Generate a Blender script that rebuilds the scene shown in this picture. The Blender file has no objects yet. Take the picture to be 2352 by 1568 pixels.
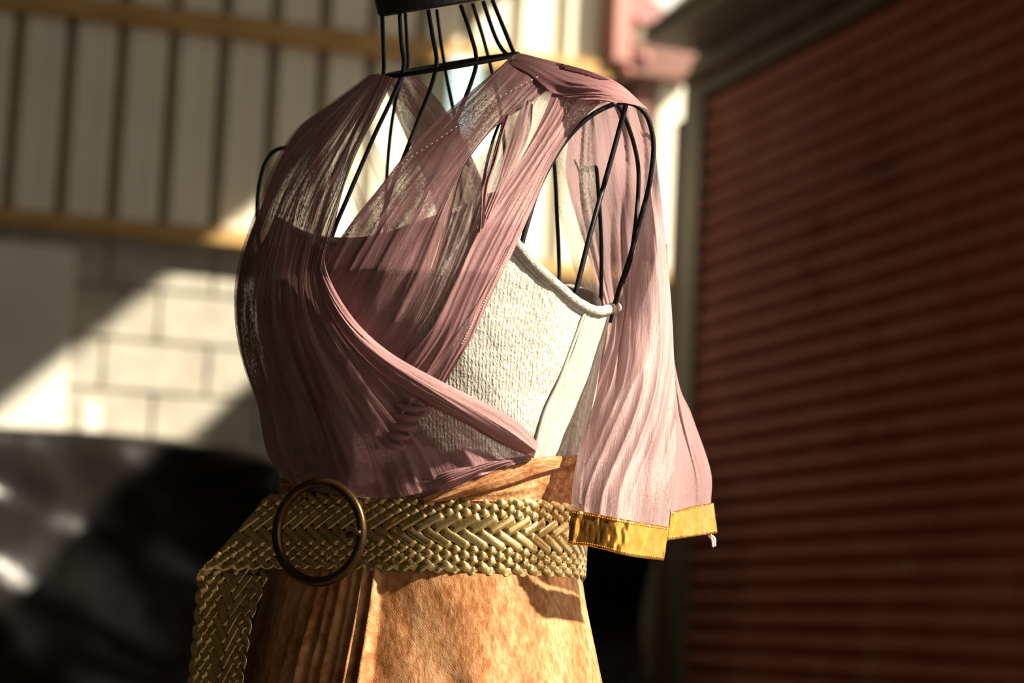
import bpy, bmesh, math, random
import numpy as np
from mathutils import Vector, Matrix, Euler
random.seed(7)
rng = np.random.default_rng(7)
SC = bpy.context.scene
COL = SC.collection
R = math.radians

# ------------------------------------------------------------------ camera
FPX = 85.0 / 36.0 * 2352.0
CAM = np.array([0.0, 0.0, 1.0])
cd = bpy.data.cameras.new('camera')
cam = bpy.data.objects.new('camera', cd)
COL.objects.link(cam)
SC.camera = cam
cd.lens = 85
cd.sensor_width = 36
cd.clip_end = 200
RM = Matrix.Rotation(R(90 + 7.17), 3, 'X') @ Matrix.Rotation(R(2.7), 3, 'Z')
cam.matrix_world = Matrix.Translation(CAM) @ RM.to_4x4()
cd.dof.use_dof = True
cd.dof.focus_distance = 1.955
cd.dof.aperture_fstop = 5.0
cd.dof.aperture_blades = 8
RMN = np.array(RM)

# ------------------------------------------------------------------ light
w = bpy.data.worlds.new('sky')
SC.world = w
w.use_nodes = True
nt = w.node_tree
nt.nodes['Background'].inputs[0].default_value = (1.0, 0.91, 0.74, 1)
nt.nodes['Background'].inputs[1].default_value = 1.6
SUN = np.array([0.92, -0.39, 0.80])
SUN = SUN / np.linalg.norm(SUN)
sd = bpy.data.lights.new('sun', 'SUN')
so = bpy.data.objects.new('sun', sd)
COL.objects.link(so)
sd.energy = 15.0
sd.angle = R(1.8)
sd.color = (1.0, 0.89, 0.71)
so.rotation_euler = Vector(SUN).to_track_quat('Z', 'Y').to_euler()
so.location = (6, -4, 6)
vs = SC.view_settings
vs.view_transform = 'Standard'
vs.look = 'None'
vs.gamma = 1
vs.use_curve_mapping = False
vs.exposure = 0.0
SC.cycles.max_bounces = 10
SC.cycles.transparent_max_bounces = 24
SC.cycles.use_denoising = True

# ------------------------------------------------------------------ helpers
def rays(px, py):
    px = np.asarray(px, float); py = np.asarray(py, float)
    d = np.stack([(px - 1176) / FPX, -(py - 784) / FPX, -np.ones_like(px)], -1)
    return d @ RMN.T

def atY(px, py, Y):
    d = rays(px, py)
    t = np.asarray(Y, float) / d[..., 1]
    return CAM + d * t[..., None]

def on_plane(px, py, p0, n):
    d = rays(px, py)
    t = ((p0 - CAM) @ n) / (d @ n)
    return CAM + d * np.asarray(t)[..., None]

def catmull(pts, n, closed=False):
    """arc-length resample of a Catmull-Rom curve through pts (k,d) -> (n,d)"""
    P = np.asarray(pts, float)
    if len(P) == 2:
        t = np.linspace(0, 1, n)[:, None]
        return P[0] * (1 - t) + P[1] * t
    Q = np.vstack([2 * P[0] - P[1], P, 2 * P[-1] - P[-2]])
    out = []
    for i in range(1, len(Q) - 2):
        t = np.linspace(0, 1, 24, endpoint=False)[:, None]
        a, b, c, d = Q[i - 1], Q[i], Q[i + 1], Q[i + 2]
        out.append(0.5 * (2 * b + (c - a) * t + (2 * a - 5 * b + 4 * c - d) * t ** 2 + (3 * b - a - 3 * c + d) * t ** 3))
    out = np.vstack(out + [P[-1:]])
    s = np.r_[0, np.cumsum(np.linalg.norm(np.diff(out[:, :2], axis=0), axis=1))]
    q = np.linspace(0, s[-1], n)
    return np.stack([np.interp(q, s, out[:, k]) for k in range(out.shape[1])], -1)

_tab = rng.random((256, 256))
def vnoise(x, y):
    x = np.asarray(x, float); y = np.asarray(y, float)
    xi = np.floor(x).astype(int); yi = np.floor(y).astype(int)
    fx = x - xi; fy = y - yi
    fx = fx * fx * (3 - 2 * fx); fy = fy * fy * (3 - 2 * fy)
    g = lambda a, b: _tab[a % 256, b % 256]
    return (g(xi, yi) * (1 - fx) + g(xi + 1, yi) * fx) * (1 - fy) + (g(xi, yi + 1) * (1 - fx) + g(xi + 1, yi + 1) * fx) * fy * 1.0

def mesh_obj(name, verts, faces, mat, parent=None, smooth=True, uv=None, kind=None, label=None):
    me = bpy.data.meshes.new(name)
    me.from_pydata([tuple(v) for v in verts], [], [tuple(f) for f in faces])
    if smooth:
        me.polygons.foreach_set('use_smooth', [True] * len(me.polygons))
    if uv is not None:
        ul = me.uv_layers.new(name='UVMap')
        li = np.empty(len(me.loops), dtype=np.int32)
        me.loops.foreach_get('vertex_index', li)
        ul.data.foreach_set('uv', np.asarray(uv, dtype=np.float32)[li].ravel())
    me.update()
    o = bpy.data.objects.new(name, me)
    COL.objects.link(o)
    if mat: me.materials.append(mat)
    if parent: o.parent = parent
    if kind: o['kind'] = kind
    if label: o['label'] = label
    return o

def thing(name, label, cat, loc=(0, 0, 0), group=None):
    o = bpy.data.objects.new(name, None)
    COL.objects.link(o)
    o.empty_display_size = 0.1
    o['label'] = label; o['category'] = cat
    if group: o['group'] = group
    return o

def tag(o, label=None, cat=None, kind=None):
    if label: o['label'] = label
    if cat: o['category'] = cat
    if kind: o['kind'] = kind
    return o

def grid_faces(m, k, close=False):
    f = []
    kk = k if close else k - 1
    for i in range(m - 1):
        for j in range(kk):
            j2 = (j + 1) % k
            f.append((i * k + j, i * k + j2, (i + 1) * k + j2, (i + 1) * k + j))
    return f

def boxes(lst):
    """lst of (origin, ax, ay, az) vectors -> verts, faces"""
    V, F = [], []
    for o, a, b, c in lst:
        o, a, b, c = map(lambda q: np.asarray(q, float), (o, a, b, c))
        n = len(V)
        for i in (0, 1):
            for j in (0, 1):
                for k in (0, 1):
                    V.append(o + a * i + b * j + c * k)
        F += [(n, n + 1, n + 3, n + 2), (n + 4, n + 6, n + 7, n + 5), (n, n + 4, n + 5, n + 1),
              (n + 2, n + 3, n + 7, n + 6), (n, n + 2, n + 6, n + 4), (n + 1, n + 5, n + 7, n + 3)]
    return V, F

def box_obj(name, o, a, b, c, mat, parent=None, bevel=0.0, kind=None, label=None):
    V, F = boxes([(o, a, b, c)])
    ob = mesh_obj(name, V, F, mat, parent, smooth=False, kind=kind, label=label)
    bm = bmesh.new(); bm.from_mesh(ob.data)
    bmesh.ops.recalc_face_normals(bm, faces=bm.faces)
    if bevel > 0:
        bmesh.ops.bevel(bm, geom=bm.edges[:], offset=bevel, segments=2, affect='EDGES')
    bm.to_mesh(ob.data); bm.free()
    return ob

def tube_geo(P, r, seg=10, closed=False, caps=True):
    P = np.asarray(P, float); n = len(P)
    r = np.broadcast_to(np.asarray(r, float), (n,))
    T = np.gradient(P, axis=0)
    if closed:
        T = np.roll(P, -1, 0) - np.roll(P, 1, 0)
    T /= np.linalg.norm(T, axis=1)[:, None] + 1e-12
    up = np.array([0.1, 0.2, 1.0]) if abs(T[0, 2]) < .9 else np.array([1.0, 0.1, 0])
    N = np.zeros_like(P)
    v = up - T[0] * (up @ T[0]); v /= np.linalg.norm(v)
    for i in range(n):
        v = v - T[i] * (v @ T[i]); v /= np.linalg.norm(v); N[i] = v
    B = np.cross(T, N)
    a = np.linspace(0, 2 * math.pi, seg, endpoint=False)
    V = (P[:, None] + r[:, None, None] * (np.cos(a)[None, :, None] * N[:, None] + np.sin(a)[None, :, None] * B[:, None])).reshape(-1, 3)
    F = grid_faces(n, seg, True)
    if closed:
        F += [((n - 1) * seg + j, (n - 1) * seg + (j + 1) % seg, (j + 1) % seg, j) for j in range(seg)]
    elif caps:
        F.append(tuple(range(seg))[::-1]); F.append(tuple((n - 1) * seg + j for j in range(seg)))
    return V, F

def tube(name, P, r, mat, parent=None, seg=10, closed=False, **k):
    V, F = tube_geo(P, r, seg, closed)
    return mesh_obj(name, V, F, mat, parent, **k)

# ------------------------------------------------------------------ materials
def newmat(name):
    m = bpy.data.materials.new(name); m.use_nodes = True
    t = m.node_tree; t.nodes.clear()
    out = t.nodes.new('ShaderNodeOutputMaterial')
    return m, t, out

def N(t, typ, **kw):
    n = t.nodes.new('ShaderNode' + typ)
    for k, v in kw.items():
        if k in ('op',): n.operation = v
        elif k == 'ins':
            for kk, vv in v.items():
                n.inputs[kk].default_value = vv
        else: setattr(n, k, v)
    return n

def L(t, a, b): t.links.new(a, b)

def coords(t, src='Object', scale=(1, 1, 1), rot=(0, 0, 0)):
    tc = N(t, 'TexCoord'); mp = N(t, 'Mapping')
    mp.inputs['Scale'].default_value = scale; mp.inputs['Rotation'].default_value = rot
    L(t, tc.outputs[src], mp.inputs['Vector'])
    return mp.outputs['Vector']

def noise(t, vec, scale, detail=4, rough=.55):
    n = N(t, 'TexNoise'); n.inputs['Scale'].default_value = scale
    n.inputs['Detail'].default_value = detail; n.inputs['Roughness'].default_value = rough
    L(t, vec, n.inputs['Vector']); return n.outputs['Fac']

def ramp(t, fac, stops):
    r = N(t, 'ValToRGB'); e = r.color_ramp.elements
    while len(e) < len(stops): e.new(0.5)
    for i, (p, c) in enumerate(stops):
        e[i].position = p
        e[i].color = (c[0], c[1], c[2], 1) if hasattr(c, '__len__') else (c, c, c, 1)
    L(t, fac, r.inputs['Fac']); return r.outputs['Color']

def bump(t, h, strength, dist, prev=None):
    b = N(t, 'Bump'); b.inputs['Strength'].default_value = strength; b.inputs['Distance'].default_value = dist
    L(t, h, b.inputs['Height'])
    if prev is not None: L(t, prev, b.inputs['Normal'])
    return b.outputs['Normal']

def pbr(name, stops, nscale=8, rough=.6, metal=0, bumpv=(0, 0, 0), src='Object', mscale=(1, 1, 1), rot=(0, 0, 0), sheen=0, spec=.5, detail=4):
    m, t, out = newmat(name)
    v = coords(t, src, mscale, rot)
    n = noise(t, v, nscale, detail)
    c = ramp(t, n, stops)
    p = N(t, 'BsdfPrincipled'); p.inputs['Roughness'].default_value = rough; p.inputs['Metallic'].default_value = metal
    p.inputs['Specular IOR Level'].default_value = spec
    if sheen:
        p.inputs['Sheen Weight'].default_value = sheen; p.inputs['Sheen Roughness'].default_value = .4
    L(t, c, p.inputs['Base Color'])
    if bumpv[0]:
        nb = noise(t, v, bumpv[0], 5, .6)
        L(t, bump(t, nb, bumpv[1], bumpv[2]), p.inputs['Normal'])
    L(t, p.outputs[0], out.inputs[0])
    return m

def sheer(name, c1, c2, a_lo, a_hi, streak=(26, 1.3), weave=True, transl=.45):
    """fine net: opaque thread over see-through holes; density runs in streaks along the gathers"""
    m, t, out = newmat(name)
    v = coords(t, 'UV', (streak[0], streak[1], 1))
    n1 = noise(t, v, 1.0, 3, .6)
    v2 = coords(t, 'UV', (streak[0] * 4.5, streak[1] * 3.0, 1))
    n2 = noise(t, v2, 1.0, 3, .7)
    mx = N(t, 'Math', op='MULTIPLY_ADD'); mx.inputs[1].default_value = .45
    L(t, n2, mx.inputs[0])
    mul = N(t, 'Math', op='MULTIPLY'); mul.inputs[1].default_value = .55
    L(t, n1, mul.inputs[0]); L(t, mul.outputs[0], mx.inputs[2])
    a = ramp(t, mx.outputs[0], [(.36, a_lo), (.5, (a_lo + a_hi) / 2), (.60, a_hi)])
    # grazing threads close up
    v3 = coords(t, 'UV', (95, 38, 1)); n3 = noise(t, v3, 1.0, 2, .7)
    gr = N(t, 'Math', op='SUBTRACT'); gr.inputs[1].default_value = .5; L(t, n3, gr.inputs[0])
    gm = N(t, 'Math', op='MULTIPLY_ADD'); gm.inputs[1].default_value = .9; L(t, gr.outputs[0], gm.inputs[0]); L(t, a, gm.inputs[2]); a = gm.outputs[0]
    lw = N(t, 'LayerWeight'); lw.inputs['Blend'].default_value = .35
    ad = N(t, 'Math', op='MULTIPLY_ADD'); ad.inputs[1].default_value = .45; ad.use_clamp = True
    L(t, lw.outputs['Facing'], ad.inputs[0]); L(t, a, ad.inputs[2])
    al = ad.outputs[0]
    nrm = None
    if weave:
        vo = coords(t, 'UV', (1, 1, 1))
        wv = N(t, 'TexWave'); wv.wave_type = 'BANDS'; wv.bands_direction = 'Y'
        wv.inputs['Scale'].default_value = 55; wv.inputs['Distortion'].default_value = 2.0
        wv.inputs['Detail'].default_value = 1; wv.inputs['Detail Scale'].default_value = 6
        L(t, vo, wv.inputs['Vector'])
        m2 = N(t, 'Math', op='MULTIPLY_ADD'); m2.inputs[1].default_value = .10; m2.use_clamp = True
        L(t, wv.outputs['Fac'], m2.inputs[0]); L(t, al, m2.inputs[2])
        al = m2.outputs[0]
        nrm = bump(t, wv.outputs['Fac'], .25, .0006)
    nrm = bump(t, mx.outputs[0], .5, .004, nrm)
    col = ramp(t, n1, [(.35, c1), (.65, c2)])
    d = N(t, 'BsdfDiffuse'); L(t, col, d.inputs['Color'])
    tr = N(t, 'BsdfTranslucent'); L(t, col, tr.inputs['Color'])
    g = N(t, 'BsdfGlossy'); g.inputs['Roughness'].default_value = .42; g.inputs['Color'].default_value = (.9, .75, .7, 1)
    for q in (d, tr, g): L(t, nrm, q.inputs['Normal'])
    a1 = N(t, 'MixShader'); a1.inputs[0].default_value = transl; L(t, d.outputs[0], a1.inputs[1]); L(t, tr.outputs[0], a1.inputs[2])
    a2 = N(t, 'MixShader'); a2.inputs[0].default_value = .045; L(t, a1.outputs[0], a2.inputs[1]); L(t, g.outputs[0], a2.inputs[2])
    tp = N(t, 'BsdfTransparent')
    a3 = N(t, 'MixShader'); L(t, al, a3.inputs[0]); L(t, tp.outputs[0], a3.inputs[1]); L(t, a2.outputs[0], a3.inputs[2])
    L(t, a3.outputs[0], out.inputs[0])
    return m

M = {}
MAUVE1, MAUVE2 = (.26, .125, .130), (.42, .225, .23)
M['tulle'] = sheer('mauve_tulle', MAUVE1, MAUVE2, .58, .97, (8, .8), transl=.22)
M['tulle_chest'] = sheer('mauve_chest_tulle', MAUVE1, MAUVE2, .50, .97, (7, .9), transl=.22)
M['tulle_thin'] = sheer('thin_mauve_tulle', (.30, .18, .18), (.42, .27, .265), .16, .50, (6, .7))
M['tulle_dense'] = sheer('gathered_mauve_tulle', (.26, .118, .128), (.40, .21, .215), .80, 1.0, (8, .8), transl=.22)
M['tulle_cape'] = sheer('pink_cape_tulle', (.41, .25, .26), (.53, .35, .36), .62, .92, (4, .8), transl=.55)
M['wire'] = pbr('black_coated_wire', [(.3, (.004, .004, .004)), (.7, (.010, .009, .008))], 40, .45, spec=.25)
M['cap'] = pbr('black_stained_wood', [(.3, (.006, .004, .003)), (.7, (.014, .008, .006))], 30, .5)
M['thread'] = pbr('pale_thread', [(.3, (.55, .42, .36)), (.7, (.75, .62, .52))], 40, .8)
M['loose'] = pbr('white_loose_thread', [(.3, (.7, .68, .6)), (.7, (.8, .78, .7))], 40, .8)
M['bronze'] = pbr('aged_bronze', [(.3, (.05, .026, .010)), (.7, (.10, .055, .02))], 60, .33, .85)

def knit():
    m, t, out = newmat('cream_towelling_knit')
    v = coords(t, 'UV', (1, 1, 1))
    sep = N(t, 'SeparateXYZ'); L(t, v, sep.inputs[0])
    wv = N(t, 'TexWave'); wv.bands_direction = 'X'; wv.inputs['Scale'].default_value = 95; wv.inputs['Distortion'].default_value = 3.5
    wv.inputs['Detail'].default_value = 2; wv.inputs['Detail Scale'].default_value = 3
    L(t, v, wv.inputs['Vector'])
    v2 = coords(t, 'UV', (250, 190, 1))
    n2 = noise(t, v2, 1.0, 3, .6)
    v3 = coords(t, 'UV', (9, 9, 1)); n3 = noise(t, v3, 1.0, 3, .5)
    ad = N(t, 'Math', op='MULTIPLY_ADD'); ad.inputs[1].default_value = .15; L(t, wv.outputs['Fac'], ad.inputs[0]); L(t, n2, ad.inputs[2])
    col = ramp(t, ad.outputs[0], [(.32, (.29, .27, .23)), (.55, (.45, .42, .37)), (.78, (.56, .53, .475))])
    p = N(t, 'BsdfPrincipled'); p.inputs['Roughness'].default_value = .95; p.inputs['Specular IOR Level'].default_value = .1
    L(t, col, p.inputs['Base Color'])
    b = bump(t, ad.outputs[0], .8, .0018)
    b = bump(t, n3, .6, .006, b)
    L(t, b, p.inputs['Normal'])
    L(t, p.outputs[0], out.inputs[0])
    return m
M['knit'] = knit()
M['lining'] = pbr('cream_cotton_lining', [(.3, (.30, .275, .245)), (.7, (.44, .41, .365))], 160, .9, src='UV', mscale=(1, 1, 1), bumpv=(300, .5, .0015))
M['binding'] = pbr('cream_towelling_binding', [(.3, (.42, .385, .32)), (.7, (.60, .565, .49))], 300, .95, bumpv=(500, .9, .003))

def velvet():
    m, t, out = newmat('peach_crushed_velvet')
    v = coords(t, 'UV', (1, 1, 1))
    vd = coords(t, 'UV', (46, 26, 1), (0, 0, R(38)))
    n1 = noise(t, vd, 1.0, 5, .65)
    v2 = coords(t, 'UV', (9, 4, 1), (0, 0, R(18)))
    n2 = noise(t, v2, 1.0, 3, .5)
    wv = N(t, 'TexWave'); wv.bands_direction = 'DIAGONAL'; wv.inputs['Scale'].default_value = 75; wv.inputs['Distortion'].default_value = 1.5
    L(t, v, wv.inputs['Vector'])
    mm = N(t, 'Math', op='MULTIPLY_ADD'); mm.inputs[1].default_value = .5; L(t, n1, mm.inputs[0])
    hh = N(t, 'Math', op='MULTIPLY'); hh.inputs[1].default_value = .32; L(t, n2, hh.inputs[0]); L(t, hh.outputs[0], mm.inputs[2])
    col = ramp(t, mm.outputs[0], [(.33, (.27, .10, .032)), (.41, (.42, .185, .075)), (.49, (.55, .295, .145))])
    p = N(t, 'BsdfPrincipled'); p.inputs['Roughness'].default_value = .55; p.inputs['Specular IOR Level'].default_value = .12
    p.inputs['Sheen Weight'].default_value = .02; p.inputs['Sheen Roughness'].default_value = .35
    p.inputs['Sheen Tint'].default_value = (1, .8, .6, 1)
    L(t, col, p.inputs['Base Color'])
    b = bump(t, wv.outputs['Fac'], .12, .0005)
    ng = noise(t, coords(t, 'UV', (420, 420, 1)), 1.0, 2, .6)
    b = bump(t, ng, .35, .001, b)
    b = bump(t, mm.outputs[0], .6, .004, b)
    L(t, b, p.inputs['Normal'])
    L(t, p.outputs[0], out.inputs[0])
    return m
M['velvet'] = velvet()

def goldbraid(name, c1, c2, rough):
    m, t, out = newmat(name)
    v = coords(t, 'Object', (1, 1, 1))
    n = noise(t, v, 90, 3, .6); n2 = noise(t, v, 900, 3, .6)
    col = ramp(t, n, [(.35, c1), (.65, c2)])
    p = N(t, 'BsdfPrincipled'); p.inputs['Metallic'].default_value = .92
    rr = ramp(t, n2, [(.3, rough - .06), (.7, rough + .12)])
    L(t, rr, p.inputs['Roughness']); L(t, col, p.inputs['Base Color'])
    L(t, bump(t, n2, .12, .0003), p.inputs['Normal'])
    L(t, p.outputs[0], out.inputs[0])
    return m
M['gold'] = goldbraid('pale_gold_leather', (.52, .36, .13), (.74, .56, .27), .24)
M['foil'] = goldbraid('orange_gold_foil', (.78, .34, .06), (.90, .46, .11), .19)

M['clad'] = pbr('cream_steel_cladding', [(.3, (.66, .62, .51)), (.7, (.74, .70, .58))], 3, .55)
M['valley'] = pbr('shaded_cladding_valley', [(.3, (.16, .13, .085)), (.7, (.22, .185, .125))], 3, .8)  # recess shade between the ribs, put into the colour
M['timber'] = pbr('yellow_pine_rail', [(.3, (.34, .19, .055)), (.7, (.50, .31, .11))], 5, .7, mscale=(1, 1, 8))
M['block'] = pbr('grey_concrete_block', [(.3, (.33, .30, .25)), (.7, (.44, .41, .34))], 9, .9, bumpv=(60, .5, .004))
M['mortar'] = pbr('grey_mortar', [(.3, (.24, .22, .18)), (.7, (.32, .30, .25))], 9, .95)
M['board'] = pbr('pale_insulation_board', [(.3, (.62, .60, .52)), (.7, (.72, .70, .61))], 2.5, .7)
M['plastic'] = pbr('black_polythene', [(.3, (.006, .005, .005)), (.7, (.012, .010, .009))], 3, .30, bumpv=(7, .5, .02), spec=.2)
M['red'] = None
def redmat():
    m, t, out = newmat('faded_red_shutter_paint')
    v = coords(t, 'Object', (1, 1, 1)); n = noise(t, v, 2.3, 5, .6)
    v3 = coords(t, 'Object', (1, 1, 1)); n3 = noise(t, v3, 7.0, 2, .4)
    c = ramp(t, n, [(.26, (.24, .045, .025)), (.34, (.58, .135, .075)), (.56, (.66, .185, .11)), (.72, (.74, .30, .20))])
    sp = ramp(t, n3, [(.70, 0.0), (.76, .7)])
    mx = N(t, 'MixRGB'); mx.inputs[2].default_value = (.60, .38, .27, 1); L(t, sp, mx.inputs[0]); L(t, c, mx.inputs[1])
    p = N(t, 'BsdfPrincipled'); p.inputs['Roughness'].default_value = .65; p.inputs['Specular IOR Level'].default_value = .2
    L(t, mx.outputs[0], p.inputs['Base Color']); L(t, p.outputs[0], out.inputs[0]); return m
M['red'] = redmat()
M['galv'] = pbr('dull_galvanised_steel', [(.3, (.20, .17, .125)), (.7, (.28, .24, .185))], 4, .55, .3)
M['brownsteel'] = pbr('brown_red_steel', [(.3, (.12, .045, .03)), (.7, (.20, .08, .055))], 5, .6)
M['pinksteel'] = pbr('faded_pink_primer_steel', [(.3, (.36, .15, .13)), (.7, (.46, .20, .17))], 4, .6)
M['mauvesteel'] = pbr('mauve_primer_steel', [(.3, (.22, .10, .10)), (.7, (.30, .14, .14))], 4, .6)
M['blue'] = pbr('pale_blue_sheet', [(.3, (.30, .50, .58)), (.7, (.40, .60, .66))], 3, .5)
M['floor'] = pbr('dark_concrete_floor', [(.3, (.035, .03, .025)), (.7, (.06, .052, .042))], 2, .85, bumpv=(30, .3, .004))
M['dark'] = pbr('dark_shed_lining', [(.3, (.09, .076, .055)), (.7, (.13, .11, .08))], 2, .9)
M['paleceil'] = pbr('weathered_roof_lining', [(.3, (.16, .14, .10)), (.7, (.22, .19, .14))], 2, .9)

# ------------------------------------------------------------------ room shell
WD = np.array([.953, .302, 0.0]); WD /= np.linalg.norm(WD)
WN = np.array([WD[1], -WD[0], 0.0])                 # rear wall faces the camera
W0 = atY(1525, 900, 10.7); W0[2] = 0
def wall_sz(px, py):
    p = on_plane(px, py, W0, WN)
    return float((p - W0) @ WD), float(p[2])
def wp(s, z, out=0.0): return W0 + WD * s + WN * out + np.array([0, 0, z])
UP = np.array([0, 0, 1.0])

SD = np.array([-WD[1], WD[0], 0.0])                 # along the shutter, away from the camera
SNm = np.array([-WD[0], -WD[1], 0.0])               # shutter faces left
S0 = atY(1603, 900, 9.0); S0[2] = 0
def sp(d, z, out=0.0): return S0 - SD * d + SNm * out + np.array([0, 0, z])

box_obj('floor', (-5, -4, -.1), (13, 0, 0), (0, 16, 0), (0, 0, .1), M['floor'], kind='structure')
# unseen roof, outline shaped to shade the wall, shoulders and near shutter; its edge over the rear runs beside the shutter
def prism(name, poly, z0, z1, mat, kind='structure'):
    n = len(poly)
    V = [(x, y, z0) for x, y in poly] + [(x, y, z1) for x, y in poly]
    F = [tuple(range(n))[::-1], tuple(range(n, 2 * n))] + [(i, (i + 1) % n, n + (i + 1) % n, n + i) for i in range(n)]
    return mesh_obj(name, V, F, mat, None, False, kind=kind)
ZR = 4.2
def roofpt(px, py):
    s, z = wall_sz(px, py); p = wp(s, z)
    t = (ZR - z) / SUN[2]
    return (p + SUN * t)[:2]
r1 = roofpt(0, 955); r2 = roofpt(1160, 0)
dr = (r2 - r1) / np.linalg.norm(r2 - r1)
e_near = r1 - dr * 1.2
e_far = r2 + dr * 1.2
prism('ceiling', [(-5, -4), (3.19, -4), (3.19, 1.5), (5.8, 1.5), (5.8, 6.0), tuple(e_near), tuple(e_far), (-5, 12)][::1], ZR, ZR + .12, M['paleceil'])
box_obj('wall_left', (-4.6, -4, 0), (.12, 0, 0), (0, 13.15, 0), (0, 0, ZR), M['dark'], kind='structure')
box_obj('wall_front', (-4.5, -3.8, 0), (7.1, 0, 0), (0, .12, 0), (0, 0, ZR), M['dark'], kind='structure')

# rear wall: backing panels, blocks, cladding ribs, rails
sL = float((np.array([-4.62, 0, 0]) - W0)[0] / WD[0]); sR, _ = wall_sz(1760, 500)
wx0, _ = wall_sz(1487, 400); wx1, _ = wall_sz(1560, 400)
_, wz1 = wall_sz(1525, 205); _, wz2 = wall_sz(1525, 20); _, wz0 = wall_sz(1525, 608)
_, zb = wall_sz(300, 545)                           # top of the blockwork
rear = bpy.data.objects.new('wall_rear', None); COL.objects.link(rear); rear['kind'] = 'structure'
def wbox(name, s0, s1, z0, z1, o0, o1, mat, parent=rear, **k):
    return box_obj(name, wp(s0, z0, o0), WD * (s1 - s0), WN * (o1 - o0), UP * (z1 - z0), mat, parent, **k)
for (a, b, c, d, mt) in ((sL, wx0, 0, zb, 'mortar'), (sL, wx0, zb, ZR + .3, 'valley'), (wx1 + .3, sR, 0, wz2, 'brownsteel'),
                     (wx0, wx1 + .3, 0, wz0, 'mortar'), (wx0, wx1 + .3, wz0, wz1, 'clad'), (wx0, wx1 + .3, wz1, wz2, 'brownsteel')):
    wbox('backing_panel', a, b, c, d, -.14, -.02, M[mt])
# blocks
bl, bh = .44, .215
row = 0
z = zb - bh
while z > .2:
    s = sL - (row % 2) * bl / 2
    while s < wx0:
        a, b = max(s, sL), min(s + bl - .012, wx0)
        if b - a > .03 and z > .9:
            pr = random.uniform(0, .004)
            wbox('block', a, b, z + .006, z + bh - .006, -.02, .0 + pr, M['block'], bevel=.003)
        s += bl
    z -= bh; row += 1
# cladding ribs
s_a, _ = wall_sz(146, 300); s_b, _ = wall_sz(500, 300)
pitch = (s_b - s_a) / 3.0
cend, _ = wall_sz(1388, 100)
k0 = int((sL - s_a) / pitch)
k = k0
while True:
    a = s_a + k * pitch + .034
    b = a + pitch - .068
    if a >= cend: break
    if a > sL:
        b = min(b, cend)
        m_ = .02
        V, F = [], []
        prof = [(a - m_, -.02), (a, .035), (a + (b - a) * .60, .035), (a + (b - a) * .64, .028), (a + (b - a) * .68, .035), (b, .035), (b + m_, -.02)]
        for zz in (zb + .03, ZR + .2):
            for (q, o) in prof: V.append(wp(q, zz, o))
        n_ = len(prof)
        for i in range(n_ - 1): F.append((i, i + 1, n_ + i + 1, n_ + i))
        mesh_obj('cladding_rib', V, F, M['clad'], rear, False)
    k += 1
_, t1 = wall_sz(0, 516); _, t0 = wall_sz(0, 490)
wbox('timber_rail', sL, cend + .35, t1 - .01, t0 + .01, .035, .11, M['timber'], bevel=.005)
_, t1 = wall_sz(300, 68); _, t0 = wall_sz(300, 20)
wbox('timber_rail', sL, cend, t1, t0, .035, .11, M['timber'], bevel=.005)
# sunlit sheet beside the shutter, ledge, and the low return wall that closes the gap
_a = wx0 + .02
while _a < wx1 + .25:
    V = []
    for zz in (wz0, wz1 + .05):
        for (q_, o_) in ((0, -.02), (.012, .03), (.13, .03), (.142, -.02)): V.append(wp(_a + q_, zz, o_))
    mesh_obj('cladding_rib', V, [(q_, q_ + 1, q_ + 5, q_ + 4) for q_ in range(3)], M['clad'], rear, False)
    _a += .15
wbox('ledge', wx0 - .02, wx1 + .03, wz0 - .05, wz0, -.02, .09, M['board'])
# steelwork over the window
st = thing('steel_beam', 'faded pink steel beam and bracket high on the rear wall beside the shutter hood', 'beam')
a, _ = wall_sz(1383, 60); b, _ = wall_sz(1425, 60); _, zz0 = wall_sz(1400, 160)
wbox('flange', a, b, zz0, ZR, .02, .16, M['pinksteel'], st, bevel=.008)
a2, _ = wall_sz(1500, 60); _, z2 = wall_sz(1450, 60); _, z3 = wall_sz(1450, 8)
wbox('web_plate', b, a2, z2, z3, .05, .09, M['mauvesteel'], st, bevel=.004)
_, z4 = wall_sz(1450, 112); _, z5 = wall_sz(1450, 190)
a3, _ = wall_sz(1430, 60); a4, _ = wall_sz(1575, 60)
wbox('lower_bracket', a3, a4, z5, z4, .04, .14, M['brownsteel'], st, bevel=.01)
for (px, py, r_) in ((1440, 62, .035), (1415, 178, .03), (1455, 150, .035)):
    s_, z_ = wall_sz(px, py)
    c = wp(s_, z_, .10)
    P = [c + WN * q for q in (0, .02, .05, .07)]
    tube('bolt_head', P, [r_, r_, r_ * .8, r_ * .4], M['pinksteel'], st, seg=8)
c0, _ = wall_sz(1480, 200); c1, _ = wall_sz(1490, 200); _, z6 = wall_sz(1480, 205)
bs, _ = wall_sz(1440, 200)
wbox('post', bs + .02, c1, .0, z5 + .02, .0, .05, M['brownsteel'], st)

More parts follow.
